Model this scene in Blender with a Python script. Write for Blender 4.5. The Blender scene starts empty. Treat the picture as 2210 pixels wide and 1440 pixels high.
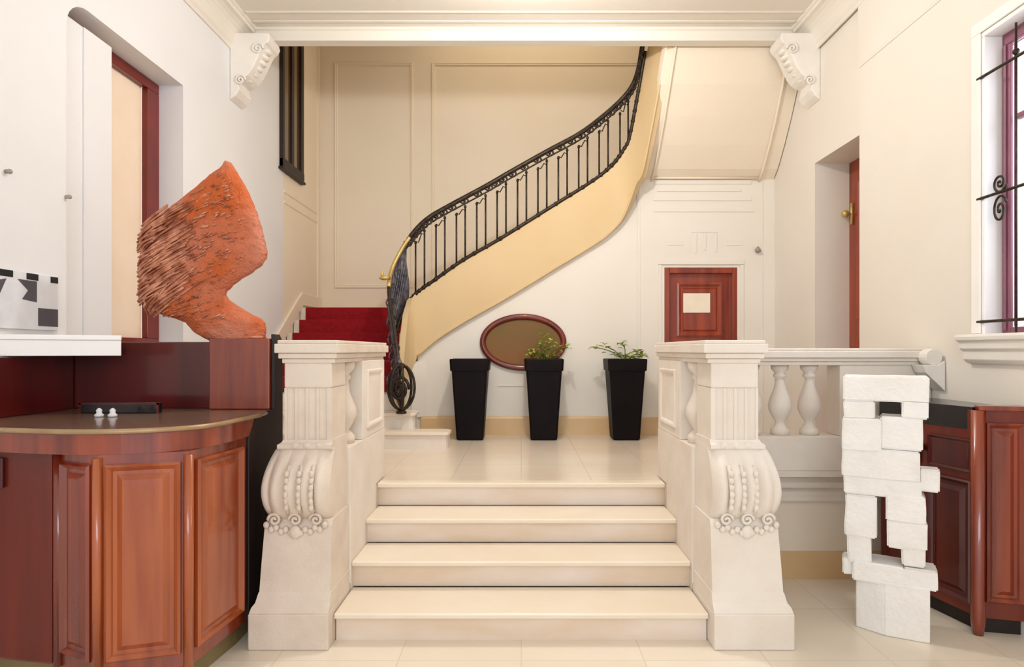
import bpy, bmesh, math, random
from mathutils import Vector, noise
R = random.Random(7)
scene = bpy.context.scene
C = scene.collection
PI = math.pi

# ------------------------------------------------------------------ camera
F = 1327.0; CX, CY = 1125.0, 757.0; EYE = 1.563
cam = bpy.data.cameras.new('camera'); camo = bpy.data.objects.new('camera', cam); C.objects.link(camo)
camo.location = (0, 0, EYE); camo.rotation_euler = (PI/2, 0, 0)
cam.sensor_width = 36; cam.lens = F*36/2210
cam.shift_x = -(CX-1105)/2210; cam.shift_y = (CY-720)/2210
cam.clip_start = 0.05
scene.camera = camo

# ------------------------------------------------------------------ world, lights, exposure
scene.view_settings.view_transform = 'Standard'
scene.view_settings.look = 'None'
scene.view_settings.gamma = 1
scene.view_settings.exposure = -0.1
scene.view_settings.use_curve_mapping = False
w = bpy.data.worlds.new('daylight'); scene.world = w; w.use_nodes = True
bgn = w.node_tree.nodes['Background']; bgn.inputs[0].default_value = (0.93, 0.95, 1.0, 1); bgn.inputs[1].default_value = 1.25

def area(name, loc, aim, sx, sy, energy, col):
    l = bpy.data.lights.new(name, 'AREA'); l.shape = 'RECTANGLE'; l.size = sx; l.size_y = sy
    l.energy = energy; l.color = col
    o = bpy.data.objects.new(name, l); C.objects.link(o); o.location = loc
    o.rotation_euler = (Vector(aim)-Vector(loc)).to_track_quat('-Z', 'Y').to_euler()
    return o
area('entrance_daylight', (0.0, -2.3, 2.7), (0, 6, 2.2), 3.4, 1.6, 92, (0.88, 0.945, 1.0))
area('window_daylight', (3.6, 2.95, 2.9), (-2.6, 4.6, 2.4), 1.3, 1.7, 32, (0.80, 0.89, 1.0))
area('stairwell_fill', (0.2, 7.4, 6.4), (0.2, 7.4, 0), 2.6, 0.8, 24, (1.0, 0.84, 0.6))  # unseen area light added to warm and brighten the stairwell
# a pendant lantern hangs in the middle of the lobby, just above the frame
pl = bpy.data.lights.new('pendant_lantern_bulb', 'POINT'); pl.energy = 128; pl.color = (1.0, 0.975, 0.945); pl.shadow_soft_size = .07
plo = bpy.data.objects.new('pendant_lantern_bulb', pl); C.objects.link(plo); plo.location = (0.1, 4.25, 4.16)

def at(px, py, Y):
    return Vector(((px-CX)*Y/F, Y, EYE-(py-CY)*Y/F))

# ------------------------------------------------------------------ materials
def s2l(c):
    return tuple((x/12.92 if x <= .04045 else ((x+.055)/1.055)**2.4) for x in [v/255 for v in c])
def mat(name, c, rough=.6, c2=None, scale=4, stretch=(1,1,1), bump=0, bscale=40, metal=0, coat=0, kind='noise', spec=.5, detail=4, lo=.35, hi=.65):
    m = bpy.data.materials.new(name); m.use_nodes = True
    nt = m.node_tree; N = nt.nodes; L = nt.links; b = N['Principled BSDF']
    b.inputs['Roughness'].default_value = rough; b.inputs['Metallic'].default_value = metal
    b.inputs['Coat Weight'].default_value = coat; b.inputs['Coat Roughness'].default_value = .08
    b.inputs['Coat IOR'].default_value = 1.6
    b.inputs['Specular IOR Level'].default_value = spec
    tc = N.new('ShaderNodeTexCoord'); mp = N.new('ShaderNodeMapping'); L.new(tc.outputs['Object'], mp.inputs[0])
    mp.inputs['Scale'].default_value = stretch
    if c2 is None: c2 = tuple(v*.96 for v in c)
    if kind == 'noise':
        t = N.new('ShaderNodeTexNoise'); t.inputs['Scale'].default_value = scale; t.inputs['Detail'].default_value = detail
    else:
        t = N.new('ShaderNodeTexWave'); t.inputs['Scale'].default_value = scale; t.inputs['Distortion'].default_value = 5
        t.inputs['Detail'].default_value = 3; t.inputs['Detail Scale'].default_value = 1.5; t.bands_direction = 'X'
    L.new(mp.outputs[0], t.inputs[0])
    r = N.new('ShaderNodeValToRGB'); r.color_ramp.elements[0].color = (*s2l(c), 1); r.color_ramp.elements[1].color = (*s2l(c2), 1)
    r.color_ramp.elements[0].position = lo; r.color_ramp.elements[1].position = hi
    L.new(t.outputs[0], r.inputs[0]); L.new(r.outputs[0], b.inputs['Base Color'])
    if bump:
        n2 = N.new('ShaderNodeTexNoise'); n2.inputs['Scale'].default_value = bscale; n2.inputs['Detail'].default_value = 5
        L.new(mp.outputs[0], n2.inputs[0])
        bp = N.new('ShaderNodeBump'); bp.inputs['Strength'].default_value = bump; bp.inputs['Distance'].default_value = .02
        L.new(n2.outputs[0], bp.inputs['Height']); L.new(bp.outputs[0], b.inputs['Normal'])
    return m
M = {}
M['white_wall'] = mat('white_plaster', (233,232,233), .7, (229,228,229), 1.2)
M['cream_wall'] = mat('cream_plaster', (235,228,218), .7, (232,224,212), 1.2)
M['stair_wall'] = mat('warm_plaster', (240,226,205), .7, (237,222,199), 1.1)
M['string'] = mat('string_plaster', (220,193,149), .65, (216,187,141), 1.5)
M['ceil'] = mat('ceiling_plaster', (235,228,216), .75, (231,223,210), 1.0)
M['trim'] = mat('trim_plaster', (241,235,226), .6)
M['tread'] = mat('cream_marble', (239,227,209), .3, (235,221,200), 2.2, (1,1.6,1), spec=.5)
M['riser'] = mat('tan_marble', (226,204,180), .4, (236,222,210), 1.3, (1,1,2.5), lo=.38, hi=.6)
M['skirt'] = mat('tan_marble_skirting', (218,182,134), .4, (224,192,148), 2)
M['stone'] = mat('carved_limestone', (226,212,196), .75, (216,200,184), 5, bump=.15, bscale=60)
M['stone2'] = mat('pale_limestone', (235,226,215), .7, (228,216,203), 4, bump=.1, bscale=60)
M['mahog'] = mat('polished_mahogany', (104,28,10), .27, (146,56,22), 1.6, (7,7,.45), coat=.7, detail=6)
M['mahog_l'] = mat('orange_mahogany', (140,56,20), .27, (172,86,38), 1.8, (6,6,.5), coat=.6, detail=6)
M['mahog_d'] = mat('dark_mahogany', (66,6,5), .33, (92,14,9), 1.3, (4,4,.4), coat=.3, detail=5)
M['mahog_m'] = mat('brown_mahogany', (94,22,8), .35, (118,36,14), 1.4, (5,5,.4), coat=.2)
M['ebony_and_shade'] = mat('dark_wood_and_shade', (22,10,6), .5, (34,16,10), 3, (3,3,.5))  # dark wood; on the desk end the colour carries shade
M['brass'] = mat('brass', (212,186,120), .42, (196,168,100), 6, metal=.5)
M['brass_e'] = mat('pale_brass', (176,148,112), .4, (160,130,96), 6, metal=.4)
M['brass_top'] = mat('bronze_edge', (112,84,66), .25, (132,104,84), 3, metal=.2, coat=.3)
M['iron'] = mat('black_iron', (40,32,28), .45, (70,58,46), 25, metal=.6)
M['iron_g'] = mat('grey_iron', (62,58,66), .4, (112,106,112), 18, metal=.6)
M['carpet'] = mat('red_carpet', (158,0,20), .95, (134,0,14), 30, bump=.3, bscale=300)
M['door'] = mat('red_mahogany', (118,30,8), .4, (158,62,26), 1.4, (6,6,.6), coat=.4)
M['plum'] = mat('plum_paint', (150,96,112), .45, (138,84,102), 4)
M['frame_r'] = mat('maroon_paint', (122,24,12), .4, (106,16,8), 4, coat=.3)
M['pot'] = mat('dark_plastic', (13,8,9), .5, (20,12,13), 4, spec=.12)
M['soil'] = mat('soil', (50,36,22), .95, (30,22,14), 30, bump=.8)
M['leaf'] = mat('green_leaf', (150,172,48), .5, (196,206,92), 9)
M['leaf_d'] = mat('dark_leaf', (84,100,40), .5, (120,132,54), 9)
M['mirror'] = mat('olive_reflection', (112,86,30), .55, (132,84,30), 1.6, detail=3)  # olive tones painted in place of the mirror's reflection
M['paper'] = mat('white_paper', (246,232,212), .6, (240,226,206), 8)
M['totem'] = mat('white_limestone', (246,243,239), .8, (240,236,230), 6, bump=.35, bscale=35)
M['rust'] = mat('orange_hide', (208,98,38), .75, (212,134,108), 1.7, bump=1.0, bscale=70, lo=.4, hi=.6)
M['rust2'] = mat('brown_strand', (152,80,50), .75, (220,152,120), 14, bump=.5)
M['black'] = mat('black_lacquer', (14,12,16), .25, (20,18,24), 3, coat=.4)
M['grey_print'] = mat('grey_print', (86,80,88), .7, (78,72,80), 10)
M['black_print'] = mat('black_print', (16,16,18), .7, (22,22,24), 10)
M['white_print'] = mat('white_print', (228,228,232), .7, (218,218,224), 10)
M['plinth'] = mat('olive_plinth', (140,122,84), .5, (126,108,70), 4)
M['blind'] = mat('cream_blind', (246,226,204), .8, (242,220,196), 3)
M['white_lac'] = mat('white_lacquer', (250,246,242), .3, (246,242,238), 3)
M['dark_glass'] = mat('dark_glass', (74,52,20), .15, (96,70,30), 1.5, (1,3,.3), coat=.5)
M['screw'] = mat('grey_metal', (168,160,150), .5, (150,142,132), 9, metal=.3)

# floor: large stone tiles
def tiles(name, c1, c2, mortar, sx, sy, rough):
    m = mat(name, c1, rough, c2, 1.5); nt = m.node_tree; N = nt.nodes; L = nt.links
    b = N['Principled BSDF']; r = [n for n in N if n.type == 'VALTORGB'][0]
    br = N.new('ShaderNodeTexBrick'); br.offset = 0; br.inputs['Scale'].default_value = 1
    br.inputs['Brick Width'].default_value = sx; br.inputs['Row Height'].default_value = sy
    br.inputs['Mortar Size'].default_value = .004; br.inputs['Mortar'].default_value = (*s2l(mortar), 1)
    tc = [n for n in N if n.type == 'TEX_COORD'][0]; L.new(tc.outputs['Object'], br.inputs['Vector'])
    L.new(r.outputs[0], br.inputs['Color1']); 
    mx = N.new('ShaderNodeMixRGB'); mx.blend_type = 'MULTIPLY'; mx.inputs[0].default_value = 1
    L.new(r.outputs[0], mx.inputs[1]); mx.inputs[2].default_value = (.96,.94,.9,1)
    L.new(mx.outputs[0], br.inputs['Color2']); L.new(br.outputs[0], b.inputs['Base Color'])
    return m
M['floor'] = tiles('cream_stone_tiles', (240,230,214), (235,223,206), (222,208,188), .62, .62, .3)
M['landing'] = tiles('landing_marble_tiles', (238,226,210), (230,214,196), (218,200,180), .5, .5, .2)

g = bpy.data.materials.new('window_glass'); g.use_nodes = True
gb = g.node_tree.nodes['Principled BSDF']; gb.inputs['Transmission Weight'].default_value = 1; gb.inputs['Roughness'].default_value = .02
gb.inputs['IOR'].default_value = 1.05; gb.inputs['Base Color'].default_value = (.97,.98,1,1); M['glass'] = g

# ------------------------------------------------------------------ helpers
def link(name, bm, m, parent=None, smooth=False, bevel=0, seg=2):
    bmesh.ops.recalc_face_normals(bm, faces=bm.faces)
    me = bpy.data.meshes.new(name); bm.to_mesh(me); bm.free()
    o = bpy.data.objects.new(name, me); C.objects.link(o); me.materials.append(M[m])
    if smooth:
        for p in me.polygons: p.use_smooth = True
    if bevel:
        b = o.modifiers.new('bevel', 'BEVEL'); b.width = bevel; b.segments = seg; b.limit_method = 'ANGLE'; b.angle_limit = .6
    if parent: 
        o.parent = parent
        o.matrix_parent_inverse = Vector((0,0,0)) and parent.matrix_world.inverted() if False else o.matrix_parent_inverse
        pl = parent_origin(parent); me.transform(mtrans(-pl))
    return o
from mathutils import Matrix
def mtrans(v): return Matrix.Translation(v)
def parent_origin(p):
    v = Vector((0,0,0))
    while p: v = v + p.location; p = p.parent
    return v
def thing(name, label, cat, loc=(0,0,0), group=None):
    o = bpy.data.objects.new(name, None); C.objects.link(o); o.location = loc; o.empty_display_size = .1
    o['label'] = label; o['category'] = cat
    if group: o['group'] = group
    return o
def tag(o, label, cat, group=None):
    o['label'] = label; o['category'] = cat
    if group: o['group'] = group
    return o
def struct(name, bm, m, bevel=0, smooth=False):
    o = link(name, bm, m, None, smooth, bevel); o['kind'] = 'structure'; return o
def box(bm, x0, x1, y0, y1, z0, z1):
    v = [bm.verts.new((x, y, z)) for z in (z0, z1) for x, y in ((x0,y0),(x1,y0),(x1,y1),(x0,y1))]
    for f in ((3,2,1,0),(4,5,6,7),(0,1,5,4),(1,2,6,5),(2,3,7,6),(3,0,4,7)): bm.faces.new([v[i] for i in f])
    return bm
def bx(*a): return box(bmesh.new(), *a)
def loft(bm, rings, cap=True, closed=True):
    vs = [[bm.verts.new(p) for p in r] for r in rings]; n = len(rings[0])
    for a, b in zip(vs, vs[1:]):
        for i in range(n if closed else n-1):
            j = (i+1) % n; bm.faces.new((a[i], a[j], b[j], b[i]))
    if cap and closed: bm.faces.new(list(reversed(vs[0]))); bm.faces.new(vs[-1])
    return bm
def prism(bm, pts, axis, a0, a1):
    f = {'x': lambda p, a: (a, p[0], p[1]), 'y': lambda p, a: (p[0], a, p[1]), 'z': lambda p, a: (p[0], p[1], a)}[axis]
    return loft(bm, [[f(p, a0) for p in pts], [f(p, a1) for p in pts]])
def lathe(bm, prof, c, n=24, sx=1, sy=1):
    return loft(bm, [[(c[0]+r*sx*math.cos(2*PI*i/n), c[1]+r*sy*math.sin(2*PI*i/n), c[2]+z) for i in range(n)] for r, z in prof])
def tube(bm, pts, r, n=8, closed=False, rr=None):
    pts = [Vector(p) for p in pts]; rings = []; prev = None
    for i, p in enumerate(pts):
        a = pts[i-1] if (i or closed) else p; b = pts[(i+1) % len(pts)] if (i < len(pts)-1 or closed) else p
        t = (b-a).normalized()
        if prev is None:
            u = t.cross(Vector((0,0,1))) if abs(t.z) < .9 else t.cross(Vector((0,1,0)))
        else: u = prev - t*prev.dot(t)
        u.normalize(); prev = u; v = t.cross(u)
        q = rr[i] if rr else r
        rings.append([p+(u*math.cos(2*PI*k/n)+v*math.sin(2*PI*k/n))*q for k in range(n)])
    if closed: rings.append(rings[0]); return loft(bm, rings, cap=False)
    return loft(bm, rings)
def sphere(bm, c, r, sx=1, sy=1, sz=1, n=12):
    prof = [(max(.001, r*math.sin(PI*i/8)), -r*sz*math.cos(PI*i/8)) for i in range(9)]
    return lathe(bm, prof, c, n, sx, sy)
def smoothpts(pts, k=6):
    pts = [Vector(p) for p in pts]; out = []
    for i in range(len(pts)-1):
        p0 = pts[max(0,i-1)]; p1 = pts[i]; p2 = pts[i+1]; p3 = pts[min(len(pts)-1,i+2)]
        for j in range(k):
            t = j/k
            out.append(.5*((2*p1)+(p2-p0)*t+(2*p0-5*p1+4*p2-p3)*t*t+(3*p1-p0-3*p2+p3)*t**3))
    out.append(pts[-1]); return out
# moulded frame / raised panel on a vertical plane: origin point o, unit along u, outward normal n
def rings_panel(bm, o, u, nrm, w, z0, z1, steps, fill=True):
    o = Vector(o); u = Vector(u); nrm = Vector(nrm); prev = None; base = None
    for ins, d in steps:
        r = [o+u*ins+nrm*d+Vector((0,0,z0+ins)), o+u*(w-ins)+nrm*d+Vector((0,0,z0+ins)),
             o+u*(w-ins)+nrm*d+Vector((0,0,z1-ins)), o+u*ins+nrm*d+Vector((0,0,z1-ins))]
        r = [bm.verts.new(p) for p in r]
        if prev:
            for i in range(4): bm.faces.new((prev[i], prev[(i+1)%4], r[(i+1)%4], r[i]))
        prev = r
    if fill: bm.faces.new(prev)
    return bm
MOULD = [(0,0),(0,.014),(.012,.02),(.024,.012),(.034,.016),(.044,0)]

# ------------------------------------------------------------------ the room shell
XL, XR = -2.70, 2.75
YB = 6.75          # wall under the stair
YU = 8.24          # far wall of the stairwell
LZ = 0.64          # landing level
ZC = 4.63          # lobby ceiling
YM = 5.85          # front of the beam
struct('floor', bx(-2.95, 3.2, -2.6, 4.3, -.1, 0), 'floor')
b = bmesh.new(); prism(b, [(-2.9,4.24),(-1.0,4.24),(-1.0,4.36),(1.0,4.36),(1.0,4.24),(3.15,4.24),(3.15,8.3),(-2.9,8.3)], 'z', -.1, LZ); struct('floor_landing', b, 'landing')
struct('ceiling', bx(-3.0, 3.2, -2.6, YM, ZC, ZC+.12), 'ceil')
struct('ceiling_stairwell', bx(-3.0, 3.2, YM, YU+.1, 6.55, 6.65), 'stair_wall')
# left wall with the window recess
b = bmesh.new()
box(b, XL-.3, XL, -2.6, 3.65, -.1, ZC+.1); box(b, XL-.3, XL, 4.91, 6.98, -.1, 6.6)
box(b, XL-.3, XL, 3.65, 4.91, -.1, 1.60); box(b, XL-.3, XL, 3.65, 4.91, 3.68, ZC+.1)
# rounded near upper corner of the recess head
cr = [(3.65,3.68),(3.65,3.50)]+[(3.65+.18*(1-math.cos(t*PI/12)), 3.50+.18*math.sin(t*PI/12)) for t in range(1,7)]
prism(b, cr, 'x', XL-.28, XL-.001)
struct('wall_left', b, 'white_wall')
struct('wall_left_stairwell', bx(XL-.3, XL, 6.98, YU+.1, -.1, 6.6), 'stair_wall')  # left wall continues; the beige starting here paints in the change of light
# right wall: window hole and doorway hole
b = bmesh.new()
box(b, XR, XR+.4, -2.6, 2.35, -.1, ZC+.1); box(b, XR, XR+.4, 2.35, 3.67, -.1, 1.62); box(b, XR, XR+.4, 2.35, 3.67, 3.46, ZC+.1)
box(b, XR, XR+.4, 3.67, 5.0, -.1, ZC+.1); box(b, XR+.02, XR+.45, 5.0, 5.8, 3.33, ZC+.1); box(b, XR+.02, XR+.45, 5.8, YU+.1, -.1, 6.6)
struct('wall_right', b, 'cream_wall')
# wall under the stair (spandrel) and the door wall beside it
DX0, DX1 = at(1433,0,YB).x, at(1590,0,YB).x; DZ = at(0,578,YB).z
b = bmesh.new()
sp = [(-1.12,LZ)]+[(at(x,0,6.72).x, at(x,y,6.72).z+.03) for x, y in ((900,772),(940,737),(1000,700),(1080,655),(1200,580),(1300,520),(1340,480),(1365,430),(1380,395))]+[(1.30,LZ)]
prism(b, sp, 'y', YB, YB+.12)
struct('wall_under_stair', b, 'cream_wall')
b = bmesh.new()
box(b, 1.27, DX0, YB-.02, YB+.14, LZ, 3.60); box(b, DX1, XR+.05, YB-.02, YB+.14, LZ, 3.60); box(b, DX0, DX1, YB-.02, YB+.14, DZ, 3.60)
struct('wall_back', b, 'cream_wall')
struct('wall_stairwell', bx(-2.95, 3.15, YU, YU+.12, LZ, 6.6), 'stair_wall')
# beam over the landing, closing wall above it
b = bmesh.new()
bz = at(0,100,YM+.10).z
box(b, XL-.05, XR+.08, YM+.004, YM+.10, ZC+.001, 6.6)
prism(b, [(YM-.01,bz),(YM-.01,bz+.02),(YM,bz+.025),(YM,bz+.095),(YM-.02,bz+.105),(YM-.03,ZC),(YM+.1,ZC),(YM+.1,bz)], 'x', XL, XR+.02)
struct('wall_beam', b, 'ceil')
# ceiling mouldings running along the beam
b = bmesh.new()
for k, y in enumerate((5.71, 5.55)):
    prism(b, [(y,ZC+.01),(y,ZC-.004),(y+.02,ZC-.008),(y+.04,ZC-.004),(y+.04,ZC+.01)], 'x', XL+.2, XR-.2)
struct('trim_1', b, 'ceil')
# coved cornices along both side walls
def cornice(x, s):
    pr = [(0,4.36),(.015,4.36),(.02,4.39),(.035,4.41)]+[(.035+.13*(1-math.cos(t*PI/12)), 4.41+.17*math.sin(t*PI/12)) for t in range(1,7)]+[(.17,4.60),(.19,4.61),(.19,ZC+.005),(0,ZC+.005)]
    return prism(bmesh.new(), [(x+s*a, z) for a, z in pr], 'y', -2.6, YM-.02)
struct('trim_2', cornice(XL, 1), 'ceil'); struct('trim_3', cornice(XR, -1), 'ceil')
# string course on the near right wall, arris step beside the doorway
b = bmesh.new(); prism(b, [(XR,3.86),(XR-.006,3.86),(XR-.010,3.88),(XR-.012,3.90),(XR-.012,4.36),(XR,4.36)], 'y', -2.6, 5.0)
struct('trim_4', b, 'cream_wall')
# skirtings
struct('baseboard_back', prism(bmesh.new(), [(YB,LZ),(YB-.03,LZ),(YB-.03,LZ+.18),(YB-.018,LZ+.2),(YB,LZ+.205)], 'x', -1.1, DX0-.06), 'skirt')
struct('baseboard_left', bx(XL, XL+.02, 4.95, 5.7, LZ, LZ+.2), 'skirt')
# panel mouldings
def frame_y(x0, x1, y0, y1, Y):   # pixel rectangle on a wall facing the camera
    a = at(x0,y1,Y); c = at(x1,y0,Y)
    return rings_panel(bmesh.new(), (a.x,Y,0), (1,0,0), (0,-1,0), c.x-a.x, a.z, c.z, MOULD, False)
struct('trim_5', frame_y(722, 892, 135, 622, YU), 'stair_wall')
struct('trim_6', frame_y(932, 1420, 135, 622, YU), 'stair_wall')
# mouldings over the door
b = bmesh.new()
for x0, x1, y0, y1 in ((1412,1622,388,398),(1418,1600,408,414),(1410,1622,424,434),(1410,1628,448,458)):
    a = at(x0,y1,YB-.02); c = at(x1,y0,YB-.02); box(b, a.x, c.x, YB-.028, YB-.019, a.z, c.z)
struct('trim_7', b, 'cream_wall', bevel=.005)
b = bmesh.new()
for x0, x1, y0, y1 in ((1492,1550,497,502),(1498,1504,505,545),(1518,1524,505,540),(1542,1548,505,545),(1440,1475,520,530),(1568,1604,520,530)):
    a = at(x0,y1,YB-.02); c = at(x1,y0,YB-.02); box(b, a.x, c.x, YB-.026, YB-.019, a.z, c.z)
struct('trim_8', b, 'cream_wall', bevel=.006)
b = bmesh.new(); 
for xx in (1643, 1378):
    a = at(xx,0,YB-.02).x; box(b, a, a+.02, YB-.026, YB-.019, LZ, 3.4)
a = at(1422,560,YB-.02); c = at(1602,0,YB-.02)
box(b, DX0-.07, DX0-.03, YB-.030, YB-.019, LZ, DZ+.029); box(b, DX1+.03, DX1+.07, YB-.030, YB-.019, LZ, DZ+.029); box(b, DX0-.07, DX1+.07, YB-.036, YB-.019, DZ+.03, DZ+.07)
struct('trim_9', b, 'cream_wall', bevel=.006)
# horizontal mouldings on the stairwell side wall and the raking one above the steps
b = bmesh.new()
for z in (3.36, 3.24): prism(b, [(XL,z),(XL+.008,z+.005),(XL+.012,z+.025),(XL+.006,z+.035),(XL,z+.04)], 'y', 6.99, YU-.125)
box(b, XL, XL+.02, YU-.12, YU-.07, LZ, 6.5)
struct('trim_10', b, 'stair_wall')
b = bmesh.new(); prism(b, [(6.0,1.0),(7.55,2.12),(YU,2.12),(YU,2.27),(7.5,2.27),(6.0,1.22)], 'x', XL, XL+.03)
struct('trim_11', b, 'stair_wall', bevel=.008)
# panel line under the oval
a = at(1075,834,YB); c = at(1132,830,YB); struct('trim_12', bx(a.x,c.x,YB-.008,YB-.001,a.z,c.z), 'cream_wall')

# ------------------------------------------------------------------ scrolled corbels under the beam
def corbel(x, s, label):
    t = thing('scroll_bracket', label, 'bracket', (x, YM+.05, 3.9), group='scrolled plaster brackets carrying the beam')
    top = bz-.001
    pr = [(0,top),(.36,top),(.37,top-.05),(.35,top-.09),(.33,top-.10)]
    for k in range(0, 9):
        a = k/8; pr.append((.33-.10*a-.16*a*a, top-.10-.34*a+.035*math.sin(a*2*PI)))
    pr += [(.09,top-.52),(.05,top-.58),(0,top-.62)]
    link('bracket_body', prism(bmesh.new(), [(x+s*a, z) for a, z in pr], 'y', YM-.16, YM+.10), 'trim', t, bevel=.01)
    b = bmesh.new()
    for cx_, cz_, r in ((.26,top-.15,.055),(.10,top-.44,.05)):
        pts = [(x+s*(cx_+r*(1-k/26)*math.cos(k*.5)), YM-.166, cz_+r*(1-k/26)*math.sin(k*.5)) for k in range(24)]
        tube(b, pts, .009, 6); link('scroll', b, 'trim', t, True); b = bmesh.new()
    for k in range(6):
        a = k/6; px_ = .30-.12*a-.12*a*a; pz = top-.13-.32*a
        sphere(b, (x+s*(px_+.0), YM-.04, pz), .04, 1, 1.6, .6, 10)
    link('leaf_carving', b, 'trim', t, True)
corbel(XL, 1, 'left white plaster scroll bracket under the beam, beside the dark window')
corbel(XR+.02, -1, 'right cream plaster scroll bracket under the beam, above the doorway wall')

# ------------------------------------------------------------------ windows and doors
def window_left():
    t = bpy.data.objects.new('window_1', None); C.objects.link(t); t['kind'] = 'structure'
    X = XL-.21; b = bmesh.new()
    box(b, X-.03, X+.02, 3.66, 4.909, 3.60, 3.679); box(b, X-.03, X+.02, 4.76, 4.909, 1.66, 3.60); box(b, X-.03, X+.02, 3.66, 4.909, 1.601, 1.66)
    link('window_frame', b, 'frame_r', t, bevel=.006)
    link('blind', bx(X-.05, X-.03, 3.66, 4.76, 1.61, 3.66), 'blind', t)
    b = bx(XL-.09, XL-.06, 3.655, 4.13, 1.605, 3.60)
    box(b, XL-.059, XL-.052, 3.87, 4.13, 1.605, 3.60)
    link('shutter', b, 'white_wall', t)
window_left()
def window_dark():
    t = bpy.data.objects.new('window_2', None); C.objects.link(t); t['kind'] = 'structure'
    X = XL; y0, y1 = 6.86, 7.52; z0 = 3.62; b = bmesh.new()
    box(b, X, X+.045, y0, y0+.05, z0, 5.6); box(b, X, X+.045, y1-.09, y1, z0, 5.6); box(b, X, X+.05, y0, y1, z0, z0+.10); box(b, X, X+.04, y0+.28, y0+.35, z0, 5.6)
    prism(b, [(y0,5.3),(y0+.12,5.55),(y1-.12,5.55),(y1,5.3),(y1,5.62),(y0,5.62)], 'x', X, X+.045)
    link('window_frame', b, 'ebony_and_shade', t, bevel=.006)
    link('pane', bx(X+.002, X+.016, y0+.03, y1-.03, z0+.05, 5.5), 'dark_glass', t)
    link('window_sill', bx(X, X+.06, y0-.03, y1+.02, z0-.03, z0), 'ebony_and_shade', t, bevel=.006)
window_dark()
def window_right():
    t = bpy.data.objects.new('window_3', None); C.objects.link(t); t['kind'] = 'structure'
    X = XR+.10; b = bmesh.new()
    # lining of the reveal
    l = bmesh.new(); box(l, XR-.004, X+.02, 3.646, 3.668, 1.63, 3.429); box(l, XR-.004, X+.02, 2.352, 3.668, 3.43, 3.458)
    box(l, XR-.015, XR-.001, 3.669, 3.74, 1.665, 3.459); box(l, XR-.015, XR-.001, 2.35, 3.74, 3.46, 3.53)
    link('window_lining', l, 'white_lac', t, bevel=.004)
    box(b, X, X+.02, 3.585, 3.645, 1.66, 3.36); box(b, X+.001, X+.049, 2.36, 3.645, 1.63, 1.659); box(b, X, X+.05, 2.36, 3.584, 1.66, 1.70); box(b, X, X+.05, 2.36, 3.645, 3.361, 3.429)
    box(b, X-.012, X-.001, 3.605, 3.625, 1.68, 3.36); box(b, X-.006, X+.007, 3.535, 3.552, 1.701, 3.36)
    for y in (2.4, 2.95): box(b, X, X+.05, y, y+.06, 1.7, 3.35)
    box(b, X, X+.04, 2.4, 3.56, 2.9, 2.93)
    link('window_frame', b, 'plum', t, bevel=.006)
    link('pane', bx(X+.008, X+.013, 2.42, 3.584, 1.7, 3.35), 'glass', t)
    s = bmesh.new()
    prism(s, [(XR,1.66),(XR-.10,1.66),(XR-.105,1.645),(XR-.10,1.625),(XR-.08,1.615),(XR-.075,1.575),(XR-.055,1.56),(XR-.05,1.51),(XR-.03,1.49),(XR,1.48)], 'y', 2.2, 3.76)
    link('window_sill', s, 'trim', t, bevel=.004)
window_right()
def grille():
    t = thing('window_grille', 'dark wrought iron scrolled grille in front of the bright right-hand window', 'grille', (XR+.03, 3.0, 1.66))
    X = XR+.02
    for z in (1.735, 2.47, 3.19):
        b = bmesh.new(); tube(b, [(X-.0,3.70,z),(X-.03,3.69,z),(X-.03,3.62,z),(X-.03,2.4,z)], .009, 8); link('bar', b, 'iron', t, True)
    for y in (3.405, 3.2, 3.0, 2.8, 2.6):
        b = bmesh.new(); tube(b, [(X-.03,y,1.66),(X-.03,y,3.38)], .006, 8); sphere(b, (X-.03,y,3.22), .018); link('bar', b, 'iron', t, True)
    for y in (3.52,):
        b = bmesh.new()
        pts = [(X-.03, y-.0-.055*(k/30)*math.cos(k*.42), 2.47+.055+.06*(k/30)*math.sin(k*.42)) for k in range(30)]
        tube(b, pts, .007, 6); link('scroll', b, 'iron', t, True); b = bmesh.new()
        pts = [(X-.03, y-.055*(k/30)*math.cos(k*.42), 2.47-.10-.09*(k/30)*math.sin(k*.42)) for k in range(30)]
        tube(b, pts, .007, 6); link('scroll', b, 'iron', t, True)
grille()
def door_right():
    t = bpy.data.objects.new('door_1', None); C.objects.link(t); t['kind'] = 'structure'
    X = XR+.345
    b = bx(X, X+.05, 5.0, 5.80, LZ, 3.33)
    rings_panel(b, (X, 5.12, 0), (0,1,0), (-1,0,0), .54, LZ+.2, 1.7, [(0,0),(0,.015),(.03,.015),(.05,0)], False)
    rings_panel(b, (X, 5.12, 0), (0,1,0), (-1,0,0), .54, 1.85, 3.15, [(0,0),(0,.015),(.03,.015),(.05,0)], False)
    link('door_leaf', b, 'door', t)
    h = bmesh.new(); tube(h, [(X, 5.74, 2.84),(X-.06,5.74,2.84)], .012); sphere(h, (X-.07,5.74,2.84), .035); tube(h, [(X-.01,5.74,2.74),(X-.01,5.74,2.94)], .014)
    link('door_knob', h, 'brass', t, True)
door_right()
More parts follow.
